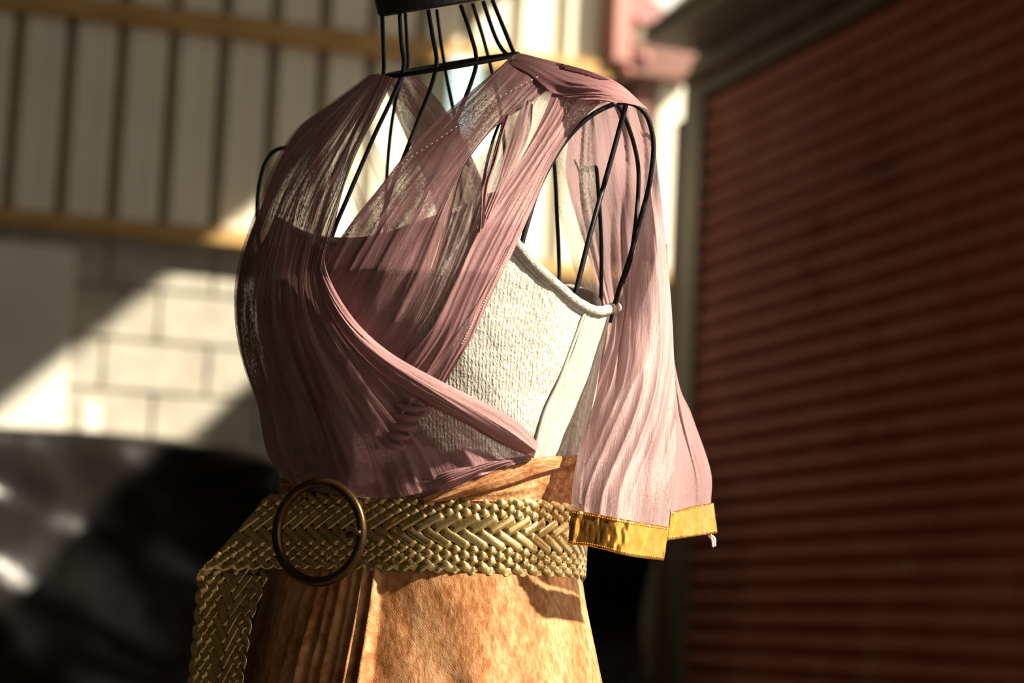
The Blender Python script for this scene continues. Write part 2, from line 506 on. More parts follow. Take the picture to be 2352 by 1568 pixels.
# ------------------------------------------------------------------ roller shutter
door = bpy.data.objects.new('door_1', None); COL.objects.link(door); door['kind'] = 'structure'
_zt = on_plane(1603, 236, S0, SNm)[2]
PITCH = .0745
LS = 3.6
nsl = int(_zt / PITCH)
for i in range(nsl + 1):
    z1_ = _zt - i * PITCH
    z0_ = z1_ - PITCH
    if z0_ < 0: break
    V, F = [], []
    K = 9
    for dd in (0, LS):
        for q in range(K):
            t_ = q / (K - 1)
            o_ = .020 * math.sin(math.pi * min(1, t_ * 1.12)) ** .8 if t_ < .89 else -.006
            V.append(sp(dd, z0_ + (z1_ - z0_) * t_ * .985, o_))
    for q in range(K - 1): F.append((q, q + 1, K + q + 1, K + q))
    mesh_obj('slat', V, F, M['red'], door, True)
def sbox(name, d0, d1, z0, z1, o0, o1, mat, parent=door, **k):
    return box_obj(name, sp(d0, z0, o0), -SD * (d1 - d0), SNm * (o1 - o0), UP * (z1 - z0), mat, parent, **k)
sbox('shutter_backing', -.18, LS, 0, _zt + .3, -.10, -.03, M['brownsteel'])
sbox('added_shade_box', -.42, 1.6, 2.95, _zt + .52, -.6, -.11, M['brownsteel'])  # box added behind the shutter to cast shade low on the rear wall
sbox('guide_rail', -.19, .004, 0, _zt + .10, -.03, .03, M['galv'], bevel=.006)
sbox('guide_rail', -.27, -.205, 0, _zt - .05, -.03, .03, M['brownsteel'], bevel=.004)
# lintel boards over the curtain, then the hood
for i in range(3):
    sbox('lintel_strip', -.12, LS, _zt + .004 + i * .055, _zt + .052 + i * .055, -.03, .035 + .028 * (i % 2), M['galv'] if i != 1 else M['brownsteel'], bevel=.006)
_g = float((W0 - S0) @ SD)
box_obj('wall_right', sp(-_g + .02, 0, -.12), -SD * (_g - .26), SNm * .09, UP * 2.45, M['block'], None, kind='structure')
z_h = _zt
prof = [(.03, .17), (.25, .18), (.26, .19), (.26, .245), (.24, .255), (.0, .50), (-.05, .50), (-.05, .17)]
V, F = [], []
for dd in (-.03, LS):
    for (o_, zq) in prof: V.append(sp(dd, z_h + zq, o_))
n_ = len(prof)
for i in range(n_): F.append((i, (i + 1) % n_, n_ + (i + 1) % n_, n_ + i))
F.append(tuple(range(n_))[::-1]); F.append(tuple(range(n_, 2 * n_)))
mesh_obj('shutter_hood', V, F, M['galv'], door, False)

# ------------------------------------------------------------------ things by the rear wall
s0_, z0_ = wall_sz(-260, 580); s1_, z1_ = wall_sz(163, 585); _, zbt = wall_sz(100, 1010)
bd = box_obj('pale_board', wp(s0_, zbt - .35, .13), WD * (s1_ - s0_), WN * .05, UP * (z1_ - zbt + .35), M['board'], None, bevel=.006)
tag(bd, 'tall pale board standing against the grey block wall at left', 'board')
a, _ = wall_sz(164, 960); b, zt_ = wall_sz(212, 935)
bx = box_obj('pale_batten', wp(a + .01, zbt - .3, .12), WD * (b - a), WN * .10, UP * (zt_ - zbt + .3), M['board'], None, bevel=.006)
tag(bx, 'short pale offcut standing right of the tall board behind black plastic', 'offcut')
# pale blue sheet
a, zb1 = wall_sz(1008, 262); b, zb2 = wall_sz(1085, 148)
bl_ = box_obj('blue_sheet', wp(a, zb1 - .1, .12), WD * (b - a), WN * .02, UP * (zb2 - zb1 + .1), M['blue'], None, bevel=.004)
tag(bl_, 'pale blue sheet hanging on the cladding seen through the wire neck', 'sheet')

# black polythene over a stack, in front of the block wall
def plastic():
    m, k = 90, 120
    V = []
    _, ztop = wall_sz(300, 1012)
    for i in range(m):
        v = i / (m - 1)
        for j in range(k):
            u = j / (k - 1)
            s = sL + .1 + (float((S0 - W0) @ WD) - .25 - sL - .1) * u
            # profile: top lip, then slopes out towards the camera
            if v < .12:
                q = v / .12; z = ztop - .02 * q * q + .008 * math.sin(u * 23); o = .26 + .14 * q
            else:
                q = (v - .12) / .88; z = (ztop - .02) * (1 - q) ** 1.0; o = .40 + .55 * q ** .8
                z = max(z, .02)
            o += 1.25 * max(0, min(1, (u - .80) / .2)) ** 2
            fan = vnoise(u * 7 + v * 3.5, v * 4.0 - u * 5) - .5
            fan2 = vnoise(u * 17 - v * 5.0, v * 7 + u * 6 + 9) - .5
            amp = min(1, v * 6) * (1 if v < .97 else .3)
            o += amp * (fan * .30 + fan2 * .09)
            z = max(.004, z + amp * (fan * .06) + amp * .02 * fan2)
            V.append(wp(s, z, o))
    return mesh_obj('plastic_sheet', V, grid_faces(m, k), M['plastic'], None, True)
tag(plastic(), 'crumpled black plastic sheeting covering a stack below the block wall', 'plastic sheet')

# ------------------------------------------------------------------ body shape of the dress form
YA = 2.04
AX = atY(980, 1230, YA); AX[2] = 0
YAW = R(40)
BF = np.array([-math.sin(YAW), -math.cos(YAW)])
BL = np.array([math.cos(YAW), -math.sin(YAW)])
#          z     a     bf    bb
TAB = np.array([
 [0.90, .175, .140, .135], [1.00, .158, .118, .120], [1.06, .142, .104, .105], [1.10, .134, .098, .098], [1.14, .134, .104, .098],
 [1.20, .140, .122, .102], [1.25, .148, .138, .106], [1.29, .156, .142, .108], [1.33, .160, .132, .106], [1.37, .162, .112, .102],
 [1.41, .163, .088, .092], [1.44, .158, .070, .080], [1.460, .135, .062, .070], [1.475, .095, .058, .062], [1.49, .062, .056, .058], [1.54, .049, .047, .047], [1.7, .046, .045, .045]])
def bodyF(p, off=0.0):
    z = p[..., 2]
    a = np.interp(z, TAB[:, 0], TAB[:, 1]) + off
    bf = np.interp(z, TAB[:, 0], TAB[:, 2]) + off
    bb = np.interp(z, TAB[:, 0], TAB[:, 3]) + off
    dx = p[..., 0] - AX[0]; dy = p[..., 1] - AX[1]
    l = (dx * BL[0] + dy * BL[1]) / a
    f = dx * BF[0] + dy * BF[1]
    f = np.where(f > 0, f / bf, f / bb)
    return (np.abs(l) ** 2.15 + np.abs(f) ** 2.15) ** (1 / 2.15) - 1
def on_body(px, py, off=0.0, back=False):
    px = np.asarray(px, float); py = np.asarray(py, float); sh = px.shape
    d = rays(px.ravel(), py.ravel())
    off = np.broadcast_to(np.asarray(off, float), sh).ravel()
    Y = np.linspace(1.72, 2.36, 260)
    if back: Y = Y[::-1]
    t = Y[None, :] / d[:, 1:2]
    p = CAM + d[:, None, :] * t[..., None]
    Fv = bodyF(p, off[:, None])
    neg = Fv < 0
    any_ = neg.any(1)
    i = np.where(any_, neg.argmax(1), Fv.argmin(1))
    r = np.arange(len(i)); im = np.maximum(i - 1, 0)
    f1, f0 = Fv[r, i], Fv[r, im]
    w_ = np.where(any_ & (i > 0), f0 / np.maximum(f0 - f1, 1e-9), 1.0)
    w_ = np.clip(w_, 0, 1)
    q = p[r, im] * (1 - w_)[:, None] + p[r, i] * w_[:, None]
    return q.reshape(sh + (3,))
def body_pt(theta, z, off=0.0):
    """theta 0 = front, + towards the form's left (right of picture)"""
    th = np.asarray(theta, float); z = np.broadcast_to(np.asarray(z, float), th.shape)
    a = np.interp(z, TAB[:, 0], TAB[:, 1]) + off
    b = np.where(np.cos(th) > 0, np.interp(z, TAB[:, 0], TAB[:, 2]), np.interp(z, TAB[:, 0], TAB[:, 3])) + off
    c, s = np.cos(th), np.sin(th)
    r = 1.0 / ((np.abs(s) / 1) ** 2.15 + np.abs(c) ** 2.15) ** (1 / 2.15)
    l = a * s * r; f = b * c * r
    return np.stack([AX[0] + l * BL[0] + f * BF[0], AX[1] + l * BL[1] + f * BF[1], z], -1)
def theta_of(p):
    dx = p[..., 0] - AX[0]; dy = p[..., 1] - AX[1]
    z = p[..., 2]
    a = np.interp(z, TAB[:, 0], TAB[:, 1]); bf = np.interp(z, TAB[:, 0], TAB[:, 2]); bb = np.interp(z, TAB[:, 0], TAB[:, 3])
    l = (dx * BL[0] + dy * BL[1]) / a
    f = dx * BF[0] + dy * BF[1]; f = np.where(f > 0, f / bf, f / bb)
    return np.arctan2(l, f)

# ------------------------------------------------------------------ wire dress form
form = thing('dress_form', 'black wire dress form with stained neck cap wearing the draped costume', 'dress form')
WR = .00185
def wire(pts, n=60, r=WR, back=False, off=0.0, Y=None, name='wire', under=True):
    q = catmull(pts, n)
    if Y is not None:
        yy = np.interp(np.linspace(0, 1, n), np.linspace(0, 1, len(Y)), Y)
        P = atY(q[:, 0], q[:, 1], yy)
        if under:                                        # keep behind the cloth where it dives under the top
            Pb = on_body(q[:, 0], q[:, 1], -.004)
            low = (q[:, 1] > 420) & (P[:, 1] < Pb[:, 1])
            P[low] = Pb[low]
    else:
        P = on_body(q[:, 0], q[:, 1], off, back)
        for _ in range(3):
            P[1:-1] = (P[:-2] + 2 * P[1:-1] + P[2:]) / 4
    return tube(name, P, r, M['wire'], form, seg=10)
NY = AX[1]
NCY = NY + .012
# neck cage: front wires then back wires (depth follows the neck ring)
wire([(878, 30), (881, 110), (882, 160), (876, 186), (850, 235), (815, 300), (785, 370), (760, 430), (735, 520), (715, 640)], Y=[NY-.01, NY-.01, NY-.01, NY-.02, NY-.03, NY-.03, NY-.035, NY-.04, NY-.05, NY-.06])
wire([(918, 30), (922, 100), (927, 155), (905, 215), (865, 300), (832, 375), (800, 450), (765, 535), (735, 650)], Y=[NY-.035, NY-.035, NY-.04, NY-.06, NY-.07, NY-.08, NY-.085, NY-.09, NY-.09])
wire([(984, 24), (995, 90), (1003, 142), (990, 200), (962, 272), (932, 350), (900, 430), (870, 530), (845, 650)], Y=[NY-.04, NY-.045, NY-.05, NY-.07, NY-.09, NY-.10, NY-.11, NY-.11, NY-.11])
wire([(1058, 12), (1080, 75), (1094, 136), (1082, 190), (1050, 270), (1005, 380), (955, 500), (915, 640)], Y=[NY-.03, NY-.035, NY-.04, NY-.07, NY-.10, NY-.12, NY-.13, NY-.13])
wire([(931, 30), (935, 100), (937, 150), (925, 175), (905, 250), (890, 380), (880, 620)], Y=[NY+.03, NY+.035, NY+.04, NY+.06, NY+.09, NY+.10, NY+.10], r=.0016)
wire([(1003, 22), (1012, 90), (1024, 165), (1040, 245), (1055, 330), (1065, 640)], Y=[NY+.05, NY+.055, NY+.065, NY+.09, NY+.10, NY+.10], r=.0016)
wire([(1086, 8), (1105, 70), (1120, 125), (1130, 165), (1150, 260), (1160, 380), (1165, 640)], Y=[NY+.045, NY+.05, NY+.06, NY+.07, NY+.10, NY+.11, NY+.12], r=.0017)
wire([(1110, 3), (1132, 70), (1148, 105), (1165, 125), (1200, 150), (1290, 190), (1400, 226)], Y=[NY+.02, NY+.02, NY+.02, NY+.02, NY, NY-.04, NY-.08], r=.0019)
wire([(1131, 0), (1155, 60), (1178, 116), (1188, 128), (1230, 150)], Y=[NY, NY, NY, NY, NY-.01], r=.0019)
# neck ring, lying in the plane that tips down to the front
cR = atY(1033, 150, NY + .005)
eR = atY(1190, 124, NY + .0); eL = atY(876, 177, NY + .0)
U_ = (eR - eL) / 2; rad = np.linalg.norm(U_)
V_ = cR - CAM; V_ = V_ / np.linalg.norm(V_); V_ = V_ - U_ * (V_ @ U_) / rad ** 2; V_ /= np.linalg.norm(V_)
V_ = V_ + np.array([0, 0, .03]); V_ /= np.linalg.norm(V_)
aa = np.linspace(0, 2 * math.pi, 64, endpoint=False)
ringP = (eR + eL) / 2 + np.cos(aa)[:, None] * U_ + np.sin(aa)[:, None] * V_ * rad * .95
tube('neck_ring', ringP, .0021, M['wire'], form, seg=10, closed=True)
# neck cap
capC = atY(999, 18, NY + .004)
Un = U_ / rad; Wn = np.cross(V_, Un); Wn = Wn / np.linalg.norm(Wn)
if Wn[2] < 0: Wn = -Wn
V, F = [], []
lev = [(0, .0475), (.002, .0495), (.024, .0510), (.030, .049), (.030, .030), (.036, .028), (.06, .012), (.07, .0)]
for (h, rr) in lev:
    for t_ in np.linspace(0, 2 * math.pi, 40, endpoint=False):
        V.append(capC + Wn * h + (Un * math.cos(t_) + V_ * math.sin(t_)) * rr)
F = grid_faces(len(lev), 40, True); F.append(tuple(range(40))[::-1])
o = mesh_obj('neck_cap', V, F, M['cap'], form, False)
# near armhole: two hoops, a strut and the cage wires behind
wire([(1185, 610), (1215, 500), (1240, 425), (1290, 335), (1345, 275), (1400, 243), (1445, 236), (1480, 258), (1497, 300), (1501, 350), (1490, 430), (1466, 520), (1447, 590), (1425, 655), (1400, 740)],
     90, .0021, Y=[1.90, 1.895, 1.895, 1.90, 1.905, 1.915, 1.93, 1.945, 1.955, 1.96, 1.965, 1.965, 1.96, 1.96, 1.96], name='armhole_hoop')
wire([(1395, 221), (1425, 250), (1450, 310), (1465, 375), (1466, 440), (1458, 530), (1447, 600), (1430, 650)], 70, .0019, Y=[1.94, 1.955, 1.975, 1.985, 1.99, 1.985, 1.98, 1.975], name='armhole_hoop')
wire([(1392, 221), (1415, 222), (1437, 236)], 20, .0021, Y=[1.94, 1.935, 1.93])
wire([(1438, 240), (1400, 380), (1355, 540), (1308, 730)], 50, .0021, Y=[1.93, 1.93, 1.925, 1.92])
wire([(1268, 320), (1275, 400), (1280, 500), (1284, 590), (1285, 720)], 40, .0018, Y=[2.05, 2.06, 2.07, 2.08, 2.08])
wire([(1366, 330), (1377, 480), (1381, 560), (1381, 640), (1379, 760)], 40, .0018, Y=[2.04, 2.045, 2.05, 2.05, 2.05])
wire([(1186, 530), (1192, 510), (1200, 480)], 12, .0018, Y=[2.03, 2.03, 2.03])
wire([(662, 338), (632, 346), (608, 376), (596, 420), (591, 470), (592, 520), (600, 600)], 50, .0019, Y=[2.13, 2.135, 2.145, 2.15, 2.15, 2.15, 2.15], name='armhole_hoop')
# twisted wires seen as dark lines through the net on the near chest
wire([(1150, 275), (1130, 330), (1110, 420), (1080, 640)], 30, .0012, Y=[1.95, 1.94, 1.93, 1.93])
# stand under the skirt
tube('stand_pole', [(AX[0], AX[1], .03), (AX[0], AX[1], .5), (AX[0], AX[1], .9), (AX[0], AX[1], 1.12)], .011, M['wire'], form, seg=12)
tube('stand_foot', [(AX[0], AX[1], .0), (AX[0], AX[1], .012), (AX[0], AX[1], .03)], [.15, .15, .03], M['wire'], form, seg=32)

# ------------------------------------------------------------------ towelling top
top = thing('knit_top', 'cream towelling crop top with bound armhole under the mauve net', 'top')
edge_px = [(640, 500), (700, 532), (780, 547), (870, 540), (940, 517), (1010, 492), (1075, 468), (1140, 440), (1172, 470), (1187, 545), (1230, 597), (1290, 652), (1335, 690), (1380, 707), (1424, 696)]
q = catmull(edge_px, 160)
EP = on_body(q[:, 0], q[:, 1], .003)
eth = theta_of(EP); ez = EP[:, 2]
o_ = np.argsort(eth); eth, ez = eth[o_], ez[o_]
print('ROOF', r1, r2, e_near, e_far, _g); print('EDGE theta', np.degrees(eth[[0, 40, 80, 120, -1]]), ez[[0, 40, 80, 120, -1]])
def ztop(th):
    thd = np.degrees(th)
    base = np.interp(thd, np.degrees(eth), ez)
    e0, e1 = math.degrees(eth[0]), math.degrees(eth[-1])
    rest = [(-180, 1.315), (-150, 1.32), (-120, 1.29), (-90, 1.285), (-70, 1.30)]
    rest2 = [(e1 + 20, 1.275), (135, 1.295), (160, 1.315), (180, 1.315)]
    xs = [a for a, _ in rest if a < e0 - 5] + [e0] + [e1] + [a for a, _ in rest2 if a > e1 + 5]
    ys = [b for a, b in rest if a < e0 - 5] + [ez[0]] + [ez[-1]] + [b for a, b in rest2 if a > e1 + 5]
    out = np.where((thd < e0) | (thd > e1), np.interp(thd, xs, ys), base)
    return out
K = 420; Mz = 60
th = np.linspace(-math.pi, math.pi, K)
zt = ztop(th)
zt = np.convolve(np.r_[zt[-3:], zt, zt[:3]], np.ones(5) / 5, 'same')[3:-3]
TH, TT = np.meshgrid(th, np.linspace(0, 1, Mz))
ZZ = 1.075 + (zt[None, :] - 1.075) * TT
wob = (vnoise(TH * 6 + 30, ZZ * 40) - .5) * .003 + (vnoise(TH * 2.5 + ZZ * 14, ZZ * 16 + 5) - .5) * .004
seam_th = np.degrees(theta_of(on_body(1300, 850, .003)))
lump = .0
P = body_pt(TH, ZZ, .003)
nrm_off = wob
P = P + (np.stack([np.sin(TH) * BL[0] + np.cos(TH) * BF[0], np.sin(TH) * BL[1] + np.cos(TH) * BF[1], 0 * TH], -1)) * nrm_off[..., None]
uvs = np.stack([TH * .14 / .9, (ZZ - 1.0)], -1).reshape(-1, 2)
uvs[:, 0] *= 1.0
front = mesh_obj('bodice', P.reshape(-1, 3), grid_faces(Mz, K), M['knit'], top, True, uv=uvs)
# side panel seam onto lining: right of the seam the cloth is the smooth reverse
sg = catmull([(1347, 708), (1333, 742), (1312, 800), (1282, 880), (1250, 950), (1228, 1030), (1215, 1080)], 40)
sr = catmull([(1424, 728), (1405, 800), (1378, 880), (1352, 960), (1335, 1040), (1330, 1080)], 40)
def panel_pts(guides, m, k, off=0.0, back=False, Y=None, offs=None):
    G = np.stack([catmull(g, m) for g in guides])            # g, m, 2|3
    gk = len(guides)
    x = np.linspace(0, gk - 1, k)
    out = np.zeros((m, k, G.shape[2]))
    if gk == 2:
        w_ = x[None, :, None]; out = G[0][:, None] * (1 - w_) + G[1][:, None] * w_
    else:
        Q = np.concatenate([2 * G[:1] - G[1:2], G, 2 * G[-1:] - G[-2:-1]])
        for j, xx in enumerate(x):
            i = min(int(xx), gk - 2); t = xx - i
            a, b, c, d = Q[i], Q[i + 1], Q[i + 2], Q[i + 3]
            out[:, j] = 0.5 * (2 * b + (c - a) * t + (2 * a - 5 * b + 4 * c - d) * t ** 2 + (3 * b - a - 3 * c + d) * t ** 3)
    return out
sgp = on_body(sg[:, 0], sg[:, 1], .003); sth = theta_of(sgp); so_ = np.argsort(sgp[:, 2])
zz_ = np.linspace(0, 1, 60); uu_ = np.linspace(0, 1, 60)
UU, VV = np.meshgrid(uu_, zz_)
th0 = lambda z_: np.interp(z_, sgp[so_, 2], sth[so_])
zc = 1.09 + .17 * VV
TH0 = th0(zc); THp = TH0 + (R(165) - TH0) * UU
ZZp = 1.09 + (ztop(THp) - .003 - 1.09) * VV
THp = th0(ZZp) + (R(165) - th0(ZZp)) * UU
Pp = body_pt(THp, ZZp, .0056 + .0012 * (vnoise(THp * 9, ZZp * 50) - .5))
mesh_obj('side_panel', Pp.reshape(-1, 3), grid_faces(60, 60), M['lining'], top, True, uv=np.stack([THp * .14, ZZp], -1).reshape(-1, 2), label='smooth reverse of the cloth at the side seam')
sb = on_body(sg[:, 0], sg[:, 1], .005)
tube('side_seam', sb, .0016, M['lining'], top, seg=8)
# armhole binding: flattened padded roll
bq = catmull([(1182, 540), (1200, 562), (1230, 598), (1290, 652), (1335, 688), (1380, 706), (1428, 692)], 80)
BP = on_body(bq[:, 0] - 4, bq[:, 1] + 9, .005)
_t = np.linspace(float(theta_of(BP[-1])), R(175), 40)[1:]
BP = np.vstack([BP, body_pt(_t, ztop(_t) - .004, .005)])
for _ in range(4): BP[1:-1] = (BP[:-2] + 2 * BP[1:-1] + BP[2:]) / 4
rb = .0043 + .0007 * (vnoise(np.arange(len(BP)) * .45, np.zeros(len(BP))) - .5)
tube('armhole_binding', BP, rb, M['binding'], top, seg=14)
BP2 = on_body(bq[:, 0] - 12, bq[:, 1] + 20, .0035)
tube('armhole_binding', BP2, .0021 + .0006 * vnoise(np.arange(80) * .6, np.ones(80)), M['binding'], top, seg=10)
nb = catmull([(640, 500), (700, 532), (780, 547), (870, 540), (940, 517), (1010, 492), (1075, 468)], 60)
tube('neck_binding', on_body(nb[:, 0], nb[:, 1] + 6, .004), .0028, M['binding'], top, seg=10)

# ------------------------------------------------------------------ mauve net wrap
wrap = thing('net_wrap', 'mauve net wrap crossed over the bust with a pink cape sleeve edged in gold', 'wrap')
def folds(U, Vv, seed, n=9, amp=.004, sway=1.0, fine=.35):
    x = U * n + seed * 7.3 + sway * (vnoise(Vv * 2 + seed, U * 0 + seed) - .5) * 2
    a = vnoise(x, Vv * 1.6 + seed * 3.1)
    b = vnoise(x * 2.7 + 5, Vv * 2.6 + seed * 1.7)
    r1 = 1 - np.abs(2 * a - 1); r2 = 1 - np.abs(2 * b - 1)
    return amp * (r1 ** 1.5 * (1 - fine) + r2 ** 1.6 * fine)
def drape(name, guides, mat, off=.006, n=9, amp=.004, seed=1, m=120, k=70, back=False, depth=False, sway=1.0, fine=.35, smooth=2, label=None, thick=0):
    PXY = panel_pts(guides, m, k)
    U, Vv = np.meshgrid(np.linspace(0, 1, k), np.linspace(0, 1, m))
    h = folds(U, Vv, seed, n, amp, sway, fine)
    if depth:
        P = atY(PXY[..., 0], PXY[..., 1], PXY[..., 2] - h)
    else:
        P = on_body(PXY[..., 0], PXY[..., 1], off + h, back)
        for _ in range(smooth):                                   # relax depth jumps at the outline
            Yv = P[..., 1].copy(); Yp = np.pad(Yv, 1, 'edge')
            Yv = (Yp[:-2, 1:-1] + Yp[2:, 1:-1] + Yp[1:-1, :-2] + Yp[1:-1, 2:] + 2 * Yv) / 6
            P = atY(PXY[..., 0], PXY[..., 1], Yv)
    # lengths for UV in metres / .1
    wid = np.linalg.norm(np.diff(P, axis=1), axis=2).sum(1).mean(); ln = np.linalg.norm(np.diff(P, axis=0), axis=2).sum(0).mean()
    uv = np.stack([U * max(wid, .02) / .12, Vv * ln / .12], -1).reshape(-1, 2)
    return mesh_obj(name, P.reshape(-1, 3), grid_faces(m, k), mat, wrap, True, uv=uv, label=label)

# back layers seen through the neck
drape('back_strap', [[(882, 178), (898, 235), (935, 320), (980, 420), (1020, 540)], [(915, 172), (955, 240), (1000, 330), (1045, 430), (1085, 540)], [(955, 172), (1015, 240), (1065, 320), (1110, 420), (1160, 540)]],
      M['tulle'], .004, 5, .005, 3, back=True)
drape('back_strap', [[(812, 270), (838, 350), (868, 425), (905, 560)], [(835, 262), (872, 350), (905, 425), (950, 560)]], M['tulle_thin'], .004, 3, .003, 4, m=60, k=24, back=True)
drape('back_strap', [[(775, 330), (790, 400), (815, 470), (850, 560)], [(792, 320), (815, 400), (845, 470), (885, 560)]], M['tulle_thin'], .004, 3, .003, 5, m=60, k=24, back=True)
drape('back_strap', [[(1230, 190), (1180, 300), (1120, 420), (1060, 560)], [(1300, 210), (1250, 320), (1195, 430), (1150, 560)]], M['tulle_thin'], .004, 4, .003, 6, m=60, k=30, back=True)

# near shoulder strap, inner band (runs down-left under the crossing)
drape('shoulder_strap', [[(1170, 132), (1150, 152), (1085, 207), (1010, 272), (935, 350), (870, 432), (815, 500), (765, 575), (715, 680), (665, 790), (635, 880)],
                  [(1200, 123), (1180, 145), (1125, 205), (1050, 290), (975, 385), (905, 480), (860, 560), (810, 660), (770, 740), (725, 830), (690, 930)],
                  [(1258, 139), (1235, 170), (1190, 220), (1110, 310), (1040, 410), (975, 520), (925, 620), (880, 720), (835, 800), (790, 890), (755, 985)],
                  [(1300, 149), (1285, 180), (1225, 232), (1140, 290), (1070, 372), (1040, 480), (1020, 590), (985, 700), (940, 790), (900, 900), (860, 1010)]],
      M['tulle'], .007, 5, .0030, 11, m=170, k=110)
# near shoulder strap, outer band along the armhole
drape('shoulder_strap', [[(1290, 146), (1280, 180), (1250, 260), (1205, 350), (1150, 440), (1095, 540), (1050, 640), (1000, 740), (930, 825), (870, 900)],
                  [(1352, 163), (1335, 200), (1295, 275), (1240, 370), (1180, 480), (1130, 580), (1080, 680), (1035, 775), (980, 860), (920, 950)],
                  [(1420, 192), (1392, 224), (1322, 292), (1268, 375), (1222, 480), (1178, 580), (1128, 680), (1085, 775), (1040, 850), (980, 960)]],
      M['tulle_dense'], .010, 3.5, .0036, 12, m=150, k=80)
# net spread thin over the top between the two bands
drape('thin_layer', [[(1060, 400), (1035, 500), (1000, 620), (950, 740), (900, 815)], [(1160, 300), (1120, 430), (1075, 560), (1020, 690), (940, 810)]], M['tulle_thin'], .0085, 5, .003, 13, m=80, k=50)
drape('thin_layer', [[(1205, 225), (1165, 330), (1140, 420), (1110, 500)], [(1225, 240), (1215, 310), (1175, 400), (1130, 500)]], M['tulle'], .0105, 4, .003, 14, m=60, k=24)
drape('thin_layer', [[(1160, 270), (1120, 350), (1085, 440), (1060, 540)], [(1240, 215), (1200, 300), (1150, 400), (1105, 520)]], M['tulle_thin'], .0095, 4, .003, 17, m=60, k=30)
drape('twisted_strand', [[(1160, 262), (1148, 300), (1128, 370), (1110, 430), (1095, 540)], [(1172, 262), (1158, 300), (1140, 370), (1121, 430), (1112, 520)]], M['tulle_dense'], .0125, 3, .004, 15, m=60, k=16)
# cap of net over the near shoulder
drape('shoulder_cap', [[(1162, 166, 1.965), (1235, 200, 1.925), (1300, 222, 1.912), (1394, 234, 1.892)], [(1178, 138, 1.965), (1262, 164, 1.935), (1345, 190, 1.91), (1444, 238, 1.90)],
    [(1190, 121, 1.985), (1288, 145, 1.965), (1362, 166, 1.945), (1424, 193, 1.93), (1488, 250, 1.93)]], M['tulle_dense'], n=3, amp=.006, seed=16, m=90, k=50, depth=True)

# far strap falling from the far shoulder, fanning over the bust to the waist
A_guides = [
 [(852, 172), (762, 238), (690, 290), (640, 372), (600, 472), (566, 562), (546, 650), (544, 740), (560, 832), (590, 922), (602, 990), (618, 1050), (668, 1112)],
 [(864, 170), (790, 250), (722, 350), (670, 450), (640, 560), (620, 660), (622, 760), (648, 860), (676, 960), (705, 1050), (738, 1128)],
 [(875, 170), (825, 250), (770, 350), (728, 450), (700, 560), (690, 660), (715, 770), (765, 870), (820, 960), (870, 1050), (905, 1142)],
 [(885, 174), (848, 262), (808, 352), (780, 440), (748, 540), (728, 640), (760, 740), (828, 830), (920, 920), (1020, 1000), (1085, 1098)],
 [(905, 178), (865, 262), (825, 340), (790, 430), (765, 530), (745, 602), (782, 690), (850, 775), (960, 850), (1110, 935), (1228, 1050)]]
drape('chest_panel', A_guides, M['tulle_chest'], .014, 9, .0062, 21, m=200, k=150, sway=1.4)
# second, outermost thin layer with the pale silhouette edge
drape('outer_layer', [[(846, 172), (750, 242), (676, 300), (626, 385), (585, 490), (552, 585), (538, 670), (542, 760), (562, 850), (596, 940), (606, 1010), (640, 1075)],
                     [(872, 168), (800, 250), (735, 345), (690, 450), (660, 560), (645, 680), (665, 800), (705, 900), (745, 1000), (780, 1125)]],
      M['tulle_thin'], .020, 5, .004, 22, m=140, k=50)
# lower layers across the midriff
drape('waist_layer', [[(640, 1020), (760, 1010), (900, 960), (1040, 960), (1160, 1010), (1228, 1030)], [(660, 1080), (780, 1070), (920, 1030), (1060, 1030), (1150, 1060), (1215, 1060)],
                     [(668, 1118), (800, 1140), (920, 1142), (1000, 1132), (1100, 1096), (1210, 1062)]], M['tulle_thin'], .012, 6, .006, 23, m=120, k=60, fine=.5)
# bright rolled edge of the crossing band
E1 = catmull([(742, 560), (750, 620), (785, 692), (835, 757), (905, 815), (1000, 868), (1100, 918), (1190, 968), (1236, 1018)], 140)
E2 = catmull([(716, 560), (722, 640), (762, 735), (820, 810), (890, 872), (975, 925), (1065, 972), (1150, 1020), (1226, 1052)], 140)
def rolled(name, A, B, off, amp, mat, seed):
    k = 50
    U, Vv = np.meshgrid(np.linspace(0, 1, k), np.linspace(0, 1, len(A)))
    X = A[:, None, 0] * (1 - U) + B[:, None, 0] * U; Yp = A[:, None, 1] * (1 - U) + B[:, None, 1] * U
    grow = np.clip(Vv * 3, .1, 1)
    h = amp * grow * np.sin(np.pi * np.clip(U * 1.05, 0, 1)) ** .55 + folds(U, Vv, seed, 3.2, .0032, .8, .4) * grow
    P = on_body(X, Yp, off + h)
    uv = np.stack([U * .5, Vv * 2.6], -1).reshape(-1, 2)
    return mesh_obj(name, P.reshape(-1, 3), grid_faces(len(A), k), mat, wrap, True, uv=uv)
rolled('rolled_edge', E1, E2, .016, .010, M['tulle_dense'], 31)
E3 = catmull([(930, 1120), (1010, 1085), (1100, 1062), (1180, 1050), (1215, 1045)], 60)
E4 = catmull([(960, 1142), (1030, 1128), (1110, 1092), (1180, 1066), (1222, 1056)], 60)
rolled('rolled_edge', E3, E4, .012, .006, M['tulle_dense'], 32)
# horizontal crumples under the crossing
for i in range(5):
    y0 = 925 + i * 22; x0 = 905 - i * 8
    c_ = catmull([(x0, y0), (x0 + 22, y0 + 10), (x0 + 50, y0 + 14), (x0 + 82 - i * 6, y0 + 8)], 20)
    Pq = on_body(c_[:, 0], c_[:, 1], .021)
    rr = .0030 * np.sin(np.linspace(.15, math.pi - .15, 20))
    tube('crumple', Pq, rr, M['tulle_dense'], wrap, seg=8)

